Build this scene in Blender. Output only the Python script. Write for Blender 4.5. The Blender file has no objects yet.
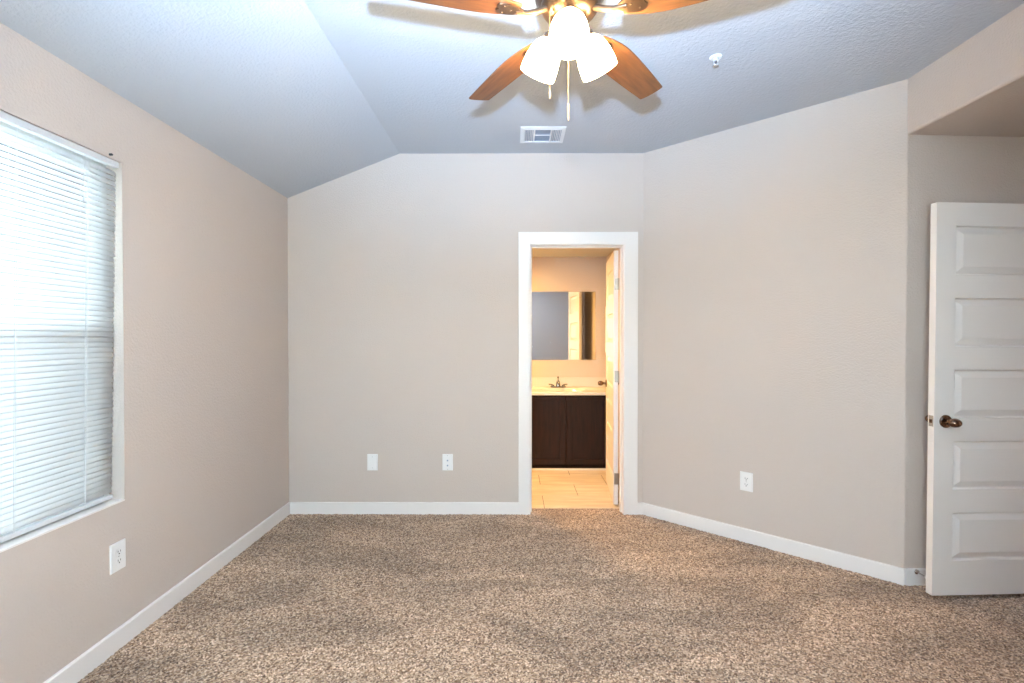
import bpy, bmesh, math, random
import numpy as np
from mathutils import Vector, Matrix

random.seed(7)
SC = bpy.context.scene
COL = SC.collection
PI = math.pi
rad = math.radians

# ------------------------------------------------------------------ camera
CAM_H = 1.349
cd = bpy.data.cameras.new('camera')
cd.sensor_width = 36.0
cd.lens = 480.0 / 1024.0 * 36.0
cd.clip_start = 0.02
cam = bpy.data.objects.new('camera', cd)
COL.objects.link(cam)
_p, _y, _r = 0.0098, -0.0042, -0.0004
rowX = Vector((math.cos(_y), -math.sin(_y), 0))
rowY = Vector((math.sin(_y) * math.cos(_p), math.cos(_y) * math.cos(_p), -math.sin(_p)))
rowZ = Vector((math.sin(_y) * math.sin(_p), math.cos(_y) * math.sin(_p), math.cos(_p)))
right = math.cos(_r) * rowX + math.sin(_r) * rowZ
up = -math.sin(_r) * rowX + math.cos(_r) * rowZ
back = -rowY
cam.matrix_world = Matrix(((right.x, up.x, back.x, 0), (right.y, up.y, back.y, 0), (right.z, up.z, back.z, CAM_H), (0, 0, 0, 1)))
SC.camera = cam

# ------------------------------------------------------------------ world, exposure, large lights
vs = SC.view_settings
vs.view_transform = 'Standard'
vs.look = 'None'
vs.gamma = 1.0
vs.exposure = 0.0
vs.use_curve_mapping = False
SC.display_settings.display_device = 'sRGB'

W = bpy.data.worlds.new('sky')
SC.world = W
W.use_nodes = True
bg = W.node_tree.nodes['Background']
bg.inputs['Color'].default_value = (0.87, 0.945, 1.0, 1)
bg.inputs['Strength'].default_value = 31


def lamp(name, kind, loc, energy, color, size=0.05, rot=None, **kw):
    d = bpy.data.lights.new(name, kind)
    d.energy = energy
    d.color = color
    if kind == 'AREA':
        d.size = size
    else:
        d.shadow_soft_size = size
    for k, v in kw.items():
        setattr(d, k, v)
    o = bpy.data.objects.new(name, d)
    o.location = loc
    if rot:
        o.rotation_euler = rot
    COL.objects.link(o)
    return o


# the photographer's flash, on top of the camera, tipped up at the ceiling
lamp('camera_flash', 'SPOT', (-0.01, 0.0, 1.62), 1100, (0.42, 0.66, 1.0), 0.03, (rad(90 + 56), 0, 0), spot_size=rad(112), spot_blend=1.0)
FAN_POWER = 24
FAN_COLOR = (1.0, 0.80, 0.50)
BATH_POWER = 54
BATH_COLOR = (1.0, 0.58, 0.17)

# ------------------------------------------------------------------ measures
D = 3.6546          # back wall
XL = -1.722         # left wall
XC = 0.9817         # corner of back wall and angled wall
XR, YR = 2.127, 2.6136   # outside corner of angled wall and alcove
ZC = 2.74           # flat ceiling
ZL = 2.404          # low edge of the slope
XF = -0.869         # fold of the ceiling
ZA = 2.4405         # alcove ceiling
YB = -0.80          # wall behind the camera
WT = 0.115
BY = 5.41           # far wall of the bathroom
BXR = 1.037
BXL = -1.05
BZ = 2.245


# ------------------------------------------------------------------ materials
def mat(name, color, rough=0.5, metal=0.0, bump=None, spec=0.5, emit=None, coat=0.0):
    m = bpy.data.materials.new(name)
    m.use_nodes = True
    nt = m.node_tree
    b = nt.nodes['Principled BSDF']
    b.inputs['Base Color'].default_value = (*color, 1)
    b.inputs['Roughness'].default_value = rough
    b.inputs['Metallic'].default_value = metal
    b.inputs['Specular IOR Level'].default_value = spec
    b.inputs['Coat Weight'].default_value = coat
    if emit:
        b.inputs['Emission Color'].default_value = (*emit[0], 1)
        b.inputs['Emission Strength'].default_value = emit[1]
    if bump:
        scale, dist, detail = bump
        tc = nt.nodes.new('ShaderNodeTexCoord')
        n = nt.nodes.new('ShaderNodeTexNoise')
        n.inputs['Scale'].default_value = scale
        n.inputs['Detail'].default_value = detail
        bp = nt.nodes.new('ShaderNodeBump')
        bp.inputs['Distance'].default_value = dist
        bp.inputs['Strength'].default_value = 1.0
        nt.links.new(tc.outputs['Object'], n.inputs['Vector'])
        nt.links.new(n.outputs['Fac'], bp.inputs['Height'])
        nt.links.new(bp.outputs['Normal'], b.inputs['Normal'])
    return m


def wood(name, c1, c2, rough, stretch, scale, coat=0.0, bumpd=0.0):
    m = mat(name, c1, rough, coat=coat)
    nt = m.node_tree
    b = nt.nodes['Principled BSDF']
    tc = nt.nodes.new('ShaderNodeTexCoord')
    mp = nt.nodes.new('ShaderNodeMapping')
    mp.inputs['Scale'].default_value = stretch
    n = nt.nodes.new('ShaderNodeTexNoise')
    n.inputs['Scale'].default_value = scale
    n.inputs['Detail'].default_value = 6
    n.inputs['Distortion'].default_value = 0.6
    r = nt.nodes.new('ShaderNodeValToRGB')
    r.color_ramp.elements[0].position = 0.3
    r.color_ramp.elements[0].color = (*c1, 1)
    r.color_ramp.elements[1].position = 0.72
    r.color_ramp.elements[1].color = (*c2, 1)
    nt.links.new(tc.outputs['Object'], mp.inputs['Vector'])
    nt.links.new(mp.outputs['Vector'], n.inputs['Vector'])
    nt.links.new(n.outputs['Fac'], r.inputs['Fac'])
    nt.links.new(r.outputs['Color'], b.inputs['Base Color'])
    if bumpd:
        bp = nt.nodes.new('ShaderNodeBump')
        bp.inputs['Distance'].default_value = bumpd
        nt.links.new(n.outputs['Fac'], bp.inputs['Height'])
        nt.links.new(bp.outputs['Normal'], b.inputs['Normal'])
    return m


M = {}
M['wall'] = mat('wall_paint', (0.585, 0.505, 0.455), 0.85, bump=(110, 0.0028, 3), spec=0.25)
M['ceiling'] = mat('ceiling_paint', (0.53, 0.545, 0.58), 0.9, bump=(75, 0.0036, 3), spec=0.2)
M['trim'] = mat('trim_paint', (0.80, 0.762, 0.74), 0.4, spec=0.4)
M['door'] = mat('door_paint', (0.81, 0.765, 0.725), 0.42, spec=0.4)
M['plastic'] = mat('white_plastic', (0.82, 0.81, 0.80), 0.35)
M['hole'] = mat('dark_slot', (0.03, 0.03, 0.03), 0.7)
M['screw'] = mat('plated_screw', (0.55, 0.54, 0.52), 0.35, 0.8)
M['vent'] = mat('vent_enamel', (0.82, 0.83, 0.84), 0.4)
M['vent_dark'] = mat('damper_blue_grey', (0.27, 0.33, 0.43), 0.6)  # blue-grey of the damper plate behind the louvers
M['bronze'] = mat('antique_bronze', (0.16, 0.095, 0.055), 0.3, 0.9)
M['knob'] = mat('knob_bronze', (0.20, 0.125, 0.085), 0.2, 1.0)
M['nickel'] = mat('satin_nickel', (0.38, 0.355, 0.32), 0.35, 0.9)
M['chrome'] = mat('chrome', (0.75, 0.75, 0.76), 0.12, 1.0)
M['faucet'] = mat('faucet_chrome', (0.26, 0.26, 0.265), 0.12, 1.0)
M['brass'] = mat('brass_chain', (0.52, 0.34, 0.16), 0.3, 0.9)
M['fob'] = mat('wooden_fob', (0.34, 0.21, 0.11), 0.5)
M['blade'] = wood('walnut_blade', (0.12, 0.038, 0.010), (0.235, 0.082, 0.022), 0.42, (2.5, 22, 22), 2.2, coat=0.1)
M['espresso'] = wood('espresso_cabinet', (0.009, 0.0030, 0.0018), (0.027, 0.0085, 0.0045), 0.55, (16, 16, 1.6), 3.0)
M['espresso'].node_tree.nodes['Principled BSDF'].inputs['Specular IOR Level'].default_value = 0.25
M['counter'] = mat('cultured_marble', (0.66, 0.635, 0.60), 0.18, coat=0.2)
M['bath_wall'] = mat('bath_wall_paint', (0.585, 0.505, 0.455), 0.85, bump=(110, 0.0028, 3), spec=0.25)
M['tile'] = wood('beige_floor_tile', (0.60, 0.46, 0.32), (0.80, 0.68, 0.52), 0.3, (1.2, 9, 1), 2.4)
M['grout'] = mat('grout', (0.30, 0.22, 0.15), 0.9)
M['mirror'] = mat('mirror_silver', (0.90, 0.92, 0.90), 0.015, 1.0)
M['frame_vinyl'] = mat('window_vinyl', (0.80, 0.82, 0.82), 0.4)
M['headrail'] = mat('blind_rail', (0.62, 0.625, 0.645), 0.4)
M['cord'] = mat('blind_cord', (0.82, 0.83, 0.84), 0.7)
M['rubber'] = mat('white_rubber', (0.72, 0.71, 0.69), 0.6)
M['black'] = mat('dark_metal', (0.04, 0.04, 0.045), 0.5, 0.4)


def m_slat():
    m = bpy.data.materials.new('blind_slat')
    m.use_nodes = True
    nt = m.node_tree
    out = nt.nodes['Material Output']
    b = nt.nodes['Principled BSDF']
    b.inputs['Base Color'].default_value = (0.82, 0.83, 0.84, 1)
    b.inputs['Roughness'].default_value = 0.45
    t = nt.nodes.new('ShaderNodeBsdfTranslucent')
    t.inputs['Color'].default_value = (0.86, 0.88, 0.90, 1)
    mx = nt.nodes.new('ShaderNodeMixShader')
    mx.inputs['Fac'].default_value = 0.36
    nt.links.new(b.outputs[0], mx.inputs[1])
    nt.links.new(t.outputs[0], mx.inputs[2])
    nt.links.new(mx.outputs[0], out.inputs['Surface'])
    return m


def m_glass():
    m = bpy.data.materials.new('window_glass')
    m.use_nodes = True
    nt = m.node_tree
    out = nt.nodes['Material Output']
    nt.nodes.remove(nt.nodes['Principled BSDF'])
    t = nt.nodes.new('ShaderNodeBsdfTransparent')
    t.inputs['Color'].default_value = (0.90, 0.97, 0.97, 1)
    g = nt.nodes.new('ShaderNodeBsdfGlossy')
    g.inputs['Roughness'].default_value = 0.02
    fr = nt.nodes.new('ShaderNodeFresnel')
    mx = nt.nodes.new('ShaderNodeMixShader')
    nt.links.new(fr.outputs[0], mx.inputs['Fac'])
    nt.links.new(t.outputs[0], mx.inputs[1])
    nt.links.new(g.outputs[0], mx.inputs[2])
    nt.links.new(mx.outputs[0], out.inputs['Surface'])
    return m


def m_screen():
    m = bpy.data.materials.new('insect_screen')
    m.use_nodes = True
    nt = m.node_tree
    out = nt.nodes['Material Output']
    nt.nodes.remove(nt.nodes['Principled BSDF'])
    t = nt.nodes.new('ShaderNodeBsdfTransparent')
    d = nt.nodes.new('ShaderNodeBsdfDiffuse')
    d.inputs['Color'].default_value = (0.03, 0.035, 0.04, 1)
    mx = nt.nodes.new('ShaderNodeMixShader')
    mx.inputs['Fac'].default_value = 0.5
    nt.links.new(t.outputs[0], mx.inputs[1])
    nt.links.new(d.outputs[0], mx.inputs[2])
    nt.links.new(mx.outputs[0], out.inputs['Surface'])
    return m


def m_shade():
    m = bpy.data.materials.new('frosted_glass_lit')
    m.use_nodes = True
    nt = m.node_tree
    out = nt.nodes['Material Output']
    nt.nodes.remove(nt.nodes['Principled BSDF'])
    t = nt.nodes.new('ShaderNodeBsdfTranslucent')
    t.inputs['Color'].default_value = (0.9, 0.85, 0.75, 1)
    e = nt.nodes.new('ShaderNodeEmission')
    e.inputs['Color'].default_value = (1.0, 0.80, 0.50, 1)
    e.inputs['Strength'].default_value = 22.0
    a = nt.nodes.new('ShaderNodeAddShader')
    nt.links.new(t.outputs[0], a.inputs[0])
    nt.links.new(e.outputs[0], a.inputs[1])
    nt.links.new(a.outputs[0], out.inputs['Surface'])
    return m


def m_carpet():
    m = mat('carpet_pile', (0.2, 0.14, 0.1), 1.0, spec=0.05)
    nt = m.node_tree
    b = nt.nodes['Principled BSDF']
    b.inputs['Sheen Weight'].default_value = 0.25
    b.inputs['Sheen Roughness'].default_value = 0.6
    tc = nt.nodes.new('ShaderNodeTexCoord')
    # tuft by tuft colour
    v = nt.nodes.new('ShaderNodeTexVoronoi')
    v.inputs['Scale'].default_value = 165
    sep = nt.nodes.new('ShaderNodeSeparateColor')
    r = nt.nodes.new('ShaderNodeValToRGB')
    cr = r.color_ramp
    cr.elements[0].position = 0.0
    cr.elements[0].color = (0.085, 0.046, 0.025, 1)
    cr.elements[1].position = 1.0
    cr.elements[1].color = (0.66, 0.50, 0.37, 1)
    for pos, c in ((0.25, (0.18, 0.108, 0.064)), (0.55, (0.32, 0.212, 0.138)), (0.8, (0.46, 0.325, 0.225))):
        e = cr.elements.new(pos)
        e.color = (*c, 1)
    # strokes left by the vacuum: the pile leans one way or the other
    mp = nt.nodes.new('ShaderNodeMapping')
    mp.inputs['Scale'].default_value = (0.55, 1.3, 1)
    mp.inputs['Rotation'].default_value = (0, 0, 0.25)
    n2 = nt.nodes.new('ShaderNodeTexNoise')
    n2.inputs['Scale'].default_value = 2.6
    n2.inputs['Detail'].default_value = 4
    n2.inputs['Distortion'].default_value = 0.8
    r2 = nt.nodes.new('ShaderNodeMapRange')
    r2.inputs['From Min'].default_value = 0.35
    r2.inputs['From Max'].default_value = 0.68
    r2.inputs['To Min'].default_value = 0.76
    r2.inputs['To Max'].default_value = 1.28
    mul = nt.nodes.new('ShaderNodeMix')
    mul.data_type = 'RGBA'
    mul.blend_type = 'MULTIPLY'
    mul.inputs['Factor'].default_value = 1.0
    nt.links.new(tc.outputs['Object'], v.inputs['Vector'])
    nt.links.new(v.outputs['Color'], sep.inputs[0])
    nt.links.new(sep.outputs[0], r.inputs['Fac'])
    nt.links.new(tc.outputs['Object'], mp.inputs['Vector'])
    nt.links.new(mp.outputs[0], n2.inputs['Vector'])
    nt.links.new(n2.outputs['Fac'], r2.inputs['Value'])
    nt.links.new(r.outputs['Color'], mul.inputs['A'])
    nt.links.new(r2.outputs['Result'], mul.inputs['B'])
    nt.links.new(mul.outputs['Result'], b.inputs['Base Color'])
    return m


M['slat'] = m_slat()
M['glass'] = m_glass()
M['screen'] = m_screen()
M['shade'] = m_shade()
M['carpet'] = m_carpet()


# ------------------------------------------------------------------ mesh helpers
def box(bm, x0, x1, y0, y1, z0, z1, bev=0.0):
    c = [(x0, y0, z0), (x1, y0, z0), (x1, y1, z0), (x0, y1, z0), (x0, y0, z1), (x1, y0, z1), (x1, y1, z1), (x0, y1, z1)]
    vs_ = [bm.verts.new(p) for p in c]
    fs = [bm.faces.new([vs_[i] for i in f]) for f in ((3, 2, 1, 0), (4, 5, 6, 7), (0, 1, 5, 4), (1, 2, 6, 5), (2, 3, 7, 6), (3, 0, 4, 7))]
    if bev:
        es = list({e for f in fs for e in f.edges})
        bmesh.ops.bevel(bm, geom=es, offset=bev, segments=2, profile=0.5, affect='EDGES')


def prism(bm, pts, z0, z1):
    """plan polygon (counter-clockwise) pushed from z0 to z1"""
    a = [bm.verts.new((p[0], p[1], z0)) for p in pts]
    b = [bm.verts.new((p[0], p[1], z1)) for p in pts]
    n = len(pts)
    bm.faces.new(a[::-1])
    bm.faces.new(b)
    for i in range(n):
        j = (i + 1) % n
        bm.faces.new((a[i], a[j], b[j], b[i]))


def extrude_xz(bm, pts, y0, y1):
    """profile in x,z pushed along y"""
    a = [bm.verts.new((p[0], y0, p[1])) for p in pts]
    b = [bm.verts.new((p[0], y1, p[1])) for p in pts]
    n = len(pts)
    bm.faces.new(a)
    bm.faces.new(b[::-1])
    for i in range(n):
        j = (i + 1) % n
        bm.faces.new((a[j], a[i], b[i], b[j]))


def lathe(bm, prof, seg=32, mtx=None, caps=True):
    """profile [(r, z)] spun about z, then moved by mtx"""
    mtx = mtx or Matrix.Identity(4)
    rings = []
    for r, z in prof:
        if r < 1e-6:
            rings.append([bm.verts.new(mtx @ Vector((0, 0, z)))])
        else:
            rings.append([bm.verts.new(mtx @ Vector((r * math.cos(2 * PI * k / seg), r * math.sin(2 * PI * k / seg), z))) for k in range(seg)])
    for a, b in zip(rings, rings[1:]):
        for k in range(seg):
            l = (k + 1) % seg
            if len(a) == 1 and len(b) == 1:
                continue
            if len(a) == 1:
                bm.faces.new((a[0], b[k], b[l]))
            elif len(b) == 1:
                bm.faces.new((a[k], b[0], a[l]))
            else:
                bm.faces.new((a[k], b[k], b[l], a[l]))
    if caps:
        for rg in (rings[0], rings[-1]):
            if len(rg) > 2:
                bm.faces.new(rg)


def tube(bm, pts, r, seg=12):
    pts = [Vector(p) for p in pts]
    rs = r if isinstance(r, (list, tuple)) else [r] * len(pts)
    rings = []
    for i, p in enumerate(pts):
        d = (pts[min(i + 1, len(pts) - 1)] - pts[max(i - 1, 0)]).normalized()
        u = d.cross(Vector((0, 0, 1)))
        if u.length < 1e-3:
            u = Vector((1, 0, 0))
        u.normalize()
        w = d.cross(u).normalized()
        rings.append([bm.verts.new(p + (u * math.cos(2 * PI * k / seg) + w * math.sin(2 * PI * k / seg)) * rs[i]) for k in range(seg)])
    for a, b in zip(rings, rings[1:]):
        for k in range(seg):
            l = (k + 1) % seg
            bm.faces.new((a[k], a[l], b[l], b[k]))
    bm.faces.new(rings[0][::-1])
    bm.faces.new(rings[-1])


def obj(name, bm, m, parent=None, smooth=False, bevel=0.0, **tags):
    bmesh.ops.recalc_face_normals(bm, faces=bm.faces[:])
    me = bpy.data.meshes.new(name)
    bm.to_mesh(me)
    bm.free()
    me.materials.append(m)
    o = bpy.data.objects.new(name, me)
    COL.objects.link(o)
    if parent is not None:
        o.parent = parent
    if smooth:
        for p in me.polygons:
            p.use_smooth = True
        me.set_sharp_from_angle(angle=rad(38))
    if bevel:
        b = o.modifiers.new('bevel', 'BEVEL')
        b.width = bevel
        b.segments = 2
        b.limit_method = 'ANGLE'
    for k, v in tags.items():
        o[k] = v
    return o


def empty(name, loc, rot=(0, 0, 0), **tags):
    o = bpy.data.objects.new(name, None)
    o.empty_display_size = 0.05
    o.location = loc
    o.rotation_euler = rot
    COL.objects.link(o)
    for k, v in tags.items():
        o[k] = v
    return o


def NB():
    return bmesh.new()


def struct(name, bm, m, label, cat, smooth=False, bevel=0.0):
    return obj(name, bm, m, None, smooth, bevel, kind='structure', label=label, category=cat)


# ------------------------------------------------------------------ carpet floor
def carpet_floor():
    rng = np.random.default_rng(3)
    step = 0.008
    xs = np.arange(-1.76, 3.0, step)
    ys = np.arange(0.9, 3.775, step)
    nx, ny = len(xs), len(ys)
    gx, gy = np.meshgrid(xs, ys)
    gx = gx + rng.normal(0, 0.0018, gx.shape)
    gy = gy + rng.normal(0, 0.0018, gy.shape)
    h = rng.random(gx.shape) ** 1.3 * 0.006 - 0.006
    co = np.stack([gx, gy, h], -1).reshape(-1, 3)
    idx = np.arange(nx * ny).reshape(ny, nx)
    q = np.stack([idx[:-1, :-1], idx[:-1, 1:], idx[1:, 1:], idx[1:, :-1]], -1).reshape(-1, 4)
    cx = co[q].mean(1)
    # keep what lies inside the bedroom, the alcove and the doorway
    ux, uy = XR - XC, YR - D
    side = (cx[:, 0] - XC) * uy - (cx[:, 1] - D) * ux      # > 0 : room side of the angled wall
    keep = (cx[:, 1] < D + 0.02) & ((side > -0.03) | (cx[:, 1] < YR + 0.03))
    keep |= (cx[:, 0] > 0.115) & (cx[:, 0] < 0.845) & (cx[:, 1] < 3.762)
    q = q[keep]
    verts = co.tolist()
    base = len(verts)
    far = [(-1.8, YB - 0.05, -0.004), (3.0, YB - 0.05, -0.004), (3.0, 0.905, -0.004), (-1.8, 0.905, -0.004),
           (-1.8, YB - 0.05, -0.1), (3.0, YB - 0.05, -0.1), (3.0, 3.8, -0.1), (-1.8, 3.8, -0.1)]
    verts += far
    faces = q.tolist() + [[base, base + 1, base + 2, base + 3], [base + 7, base + 6, base + 5, base + 4]]
    me = bpy.data.meshes.new('floor')
    me.from_pydata(verts, [], faces)
    me.materials.append(M['carpet'])
    o = bpy.data.objects.new('floor', me)
    COL.objects.link(o)
    o['kind'] = 'structure'
    o['label'] = 'speckled brown and tan cut pile carpet covering the bedroom floor'
    o['category'] = 'floor'


carpet_floor()

# ------------------------------------------------------------------ ceilings
b = NB()
extrude_xz(b, [(XL - 0.15, ZL - (XF - XL) * 0 - 0.15 * (ZC - ZL) / (XF - XL)), (XF, ZC), (3.1, ZC), (3.1, ZC + 0.14), (XL - 0.15, ZC + 0.14)], YB - 0.15, D + WT)
struct('ceiling', b, M['ceiling'], 'textured bedroom ceiling, flat in the middle and sloping down to the window wall', 'ceiling')

# ------------------------------------------------------------------ walls
WY0, WY1, WZ0, WZ1 = 1.19, 2.109, 0.629, 2.114      # window opening
b = NB()
x0 = XL - 0.15
box(b, x0, XL, YB - 0.15, WY0, -0.1, ZL + 0.03)
box(b, x0, XL, WY1, D + WT, -0.1, ZL + 0.03)
box(b, x0, XL, WY0, WY1, -0.1, WZ0)
box(b, x0, XL, WY0, WY1, WZ1, ZL + 0.03)
struct('wall_left', b, M['wall'], 'greige textured wall with the blind covered window', 'wall')

DX0, DX1, DZ = 0.112, 0.850, 2.065                    # rough opening of the bathroom door
b = NB()
ext = [(XL, 2.0), (XL, ZL - 0.0), (XF, ZC)]
pts = [(XL - 0.15, -0.1), (DX0, -0.1), (DX0, DZ), (DX1, DZ), (DX1, -0.1), (XC, -0.1), (XC, ZC + 0.02), (XF, ZC + 0.02), (XL - 0.15, ZL - 0.03)]
extrude_xz(b, pts, D, D + WT)
struct('wall_back', b, M['wall'], 'greige textured wall with the doorway to the bathroom', 'wall')

# angled wall with its rounded outside corner, and the wall at the back of the alcove
ux, uy = XR - XC, YR - D
L = math.hypot(ux, uy)
ux, uy = ux / L, uy / L
nx_, ny_ = uy, -ux                                     # towards the room
ox, oy = -nx_ * WT, -ny_ * WT
ATILT = 0.052                                          # the alcove wall leans back a little to the right
AX = 2.95
ay = YR + (AX - XR) * ATILT
def bullnose(r=0.018, n=6):
    a0 = math.atan2(ny_, nx_)
    a1 = math.atan2(-1, ATILT)
    half = (a1 - a0) / 2
    cx = XR - math.cos((a0 + a1) / 2) * r / math.cos(half)
    cy = YR - math.sin((a0 + a1) / 2) * r / math.cos(half)
    return [(cx + r * math.cos(a0 + (a1 - a0) * k / n), cy + r * math.sin(a0 + (a1 - a0) * k / n)) for k in range(n + 1)]
bn = bullnose()
b = NB()
prism(b, [(XC - 0.03 * 0, D)] + bn[:4] + [(bn[3][0] + ox, bn[3][1] + oy), (XC + ox, D + oy)], -0.1, ZC + 0.02)
struct('wall_right', b, M['wall'], 'angled greige textured wall between the bathroom doorway and the alcove', 'wall', smooth=True)
b = NB()
prism(b, bn[3:] + [(AX + 0.12, YR + (AX + 0.12 - XR) * ATILT), (AX + 0.12, ay + 0.14), (bn[3][0] + ox, bn[3][1] + 0.14)], -0.1, ZA + 0.05)
struct('wall_alcove', b, M['wall'], 'shaded greige wall at the back of the alcove behind the open white door', 'wall', smooth=True)

# dropped header over the alcove, rounded along its lower edge
AY0 = 1.30
r = 0.016
prof = [(XR + r - r * math.cos(t), ZA + r - r * math.sin(t)) for t in [k * PI / 2 / 6 for k in range(7)]]
b = NB()
extrude_xz(b, [(XR, ZC + 0.02)] + prof + [(AX + 0.12, ZA), (AX + 0.12, ZC + 0.02)], AY0 - 0.1, YR + 0.16)
struct('wall_header', b, M['wall'], 'dropped greige header above the alcove with a rounded lower edge', 'wall', smooth=True)

b = NB()
box(b, XR, XR + WT, YB - 0.15, AY0, -0.1, ZC + 0.02)
box(b, XR + WT, AX + 0.12, AY0 - WT, AY0, -0.1, ZC + 0.02)
struct('wall_side', b, M['wall'], 'greige side wall of the bedroom nearer than the alcove', 'wall')
b = NB()
hy0, hy1 = 1.70, 2.50
box(b, AX, AX + 0.12, AY0, hy0, -0.1, ZA + 0.05)
box(b, AX, AX + 0.12, hy1, ay + 0.1, -0.1, ZA + 0.05)
box(b, AX, AX + 0.12, hy0, hy1, 2.06, ZA + 0.05)
struct('wall_entry', b, M['wall'], 'greige wall of the alcove holding the bedroom doorway', 'wall')
b = NB()
box(b, AX + 1.1, AX + 1.2, 1.0, 3.0, -0.1, 2.5)
box(b, AX + 0.1, AX + 1.2, 0.95, 1.05, -0.1, 2.5)
box(b, AX + 0.1, AX + 1.2, 2.95, 3.05, -0.1, 2.5)
box(b, AX + 0.1, AX + 1.2, 0.95, 3.05, 2.42, 2.55)
box(b, AX + 0.05, AX + 1.2, 0.95, 3.05, -0.12, -0.01)
struct('wall_hall', b, M['wall'], 'hallway shell beyond the bedroom doorway', 'wall')
b = NB()
box(b, XL - 0.15, -0.775, YB - 0.15, YB, -0.1, ZC + 0.05)
box(b, 0.275, XR + 0.2, YB - 0.15, YB, -0.1, ZC + 0.05)
box(b, -0.775, 0.275, YB - 0.15, YB, -0.1, 0.629)  # opening cut for the added fill window
box(b, -0.775, 0.275, YB - 0.15, YB, 2.115, ZC + 0.05)
struct('wall_front', b, M['wall'], 'greige bedroom wall facing the bathroom doorway', 'wall')

# bathroom shell
b = NB()
box(b, BXL - 0.1, BXR + 0.1, BY, BY + 0.1, -0.1, BZ + 0.1)
struct('wall_bathroom_back', b, M['bath_wall'], 'bathroom wall behind the mirror and the vanity', 'wall')
b = NB()
box(b, BXR, BXR + 0.1, D + WT - 0.02, BY + 0.02, -0.1, BZ + 0.1)
struct('wall_bathroom_right', b, M['bath_wall'], 'bathroom wall behind the open bathroom door', 'wall')
b = NB()
box(b, BXL - 0.1, BXL, D + WT - 0.02, BY + 0.02, -0.1, BZ + 0.1)
struct('wall_bathroom_left', b, M['bath_wall'], 'bathroom wall left of the vanity', 'wall')
b = NB()
box(b, BXL - 0.1, BXR + 0.1, D + WT, BY + 0.1, BZ, BZ + 0.1)
struct('ceiling_bathroom', b, M['ceiling'], 'low bathroom ceiling seen under the door head', 'ceiling')

b = NB()
box(b, BXL - 0.05, BXR + 0.05, 3.76, BY + 0.05, -0.1, -0.003)
tile_floor = struct('floor_bathroom', b, M['grout'], 'beige rectangular tile floor of the bathroom', 'floor')
b = NB()
row = 0
y = 3.765
while y < BY:
    y1 = min(y + 0.305, BY)
    x = (0.24 if row % 2 == 0 else 0.545) - 0.61 * 3
    while x < BXR:
        a0, a1 = max(x, BXL), min(x + 0.61, BXR)
        if a1 - a0 > 0.02:
            box(b, a0 + 0.003, a1 - 0.003, y + 0.003, y1 - 0.003, -0.01, 0.0)
        x += 0.61
    y = y1
    row += 1
obj('tiles', b, M['tile'], tile_floor, bevel=0.0015)

# ------------------------------------------------------------------ baseboards
BH, BT = 0.086, 0.013


def baseboard(name, path, label):
    """path: plan points; the room lies to the right of the walk"""
    b = NB()
    n = len(path)
    P = [Vector(p) for p in path]

    def off(i, d):
        ns = []
        for j in (i - 1, i):
            if 0 <= j < n - 1:
                t = (P[j + 1] - P[j]).normalized()
                ns.append(Vector((t.y, -t.x)))
        m_ = sum(ns, Vector((0, 0))).normalized()
        return P[i] + m_ * (d / m_.dot(ns[0]))
    prof = [(0, -0.02), (BT, -0.02), (BT, BH - 0.006), (BT - 0.003, BH - 0.001), (BT - 0.006, BH), (0, BH)]
    rings = [[b.verts.new((*off(i, d), z)) for d, z in prof] for i in range(n)]
    for a, c in zip(rings, rings[1:]):
        for k in range(len(prof)):
            l = (k + 1) % len(prof)
            b.faces.new((a[k], c[k], c[l], a[l]))
    b.faces.new(rings[0])
    b.faces.new(rings[-1][::-1])
    return struct(name, b, M['trim'], label, 'baseboard')


baseboard('baseboard_left', [(XL, YB), (XL, D)], 'white baseboard along the window wall')
CX0, CX1 = 0.034, 0.939
baseboard('baseboard_back', [(XL + BT, D), (CX0, D)], 'white baseboard between the left corner and the bathroom doorway')
baseboard('baseboard_right', [(CX1, D), (XC, D), (XR, YR)], 'white baseboard along the angled wall right of the bathroom doorway')
baseboard('baseboard_alcove', [(XR, YR), (AX, ay)], 'white baseboard in the alcove behind the open door')
baseboard('baseboard_side', [(XR, AY0), (XR, YB)], 'white baseboard along the near side wall')
baseboard('baseboard_front', [(XR, YB), (XL, YB)], 'white baseboard along the wall facing the bathroom')

# ------------------------------------------------------------------ bathroom doorway: casing, jamb, stops
trim = empty('trim_1', (0, 0, 0), kind='structure', label='white casing and jamb around the bathroom doorway', category='door frame')
CI0, CI1, CIZ, COZ = 0.122, 0.834, 2.048, 2.143
b = NB()
yf = D - 0.016
for (xa, xb) in ((CX0, CI0), (CI1, CX1)):
    box(b, xa, xb, yf, D, -0.02, COZ, 0.003)
box(b, CI0 - 0.002, CI1 + 0.002, yf + 0.0005, D, CIZ, COZ - 0.0005, 0.003)
obj('casing', b, M['trim'], trim)
b = NB()
J0, J1, JZ = 0.126, 0.829, 2.043
box(b, J0 - 0.018, J0, D - 0.001, D + WT + 0.001, -0.02, JZ)
box(b, J1, J1 + 0.018, D - 0.001, D + WT + 0.001, -0.02, JZ)
box(b, J0 - 0.018, J1 + 0.018, D - 0.001, D + WT + 0.001, JZ, JZ + 0.018)
obj('jamb', b, M['trim'], trim, bevel=0.001)
b = NB()
s0, s1 = D + 0.04, D + 0.076
box(b, J0 - 0.001, J0 + 0.011, s0, s1, -0.02, JZ)
box(b, J1 - 0.011, J1 + 0.001, s0, s1, -0.02, JZ)
box(b, J0, J1, s0, s1, JZ - 0.011, JZ + 0.001)
obj('door_stop_strip', b, M['trim'], trim, bevel=0.002)
b = NB()
ye = D + WT
for (xa, xb) in ((CX0, CI0), (CI1, CX1)):
    box(b, xa, xb, ye, ye + 0.016, 0.001, COZ, 0.003)
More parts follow.
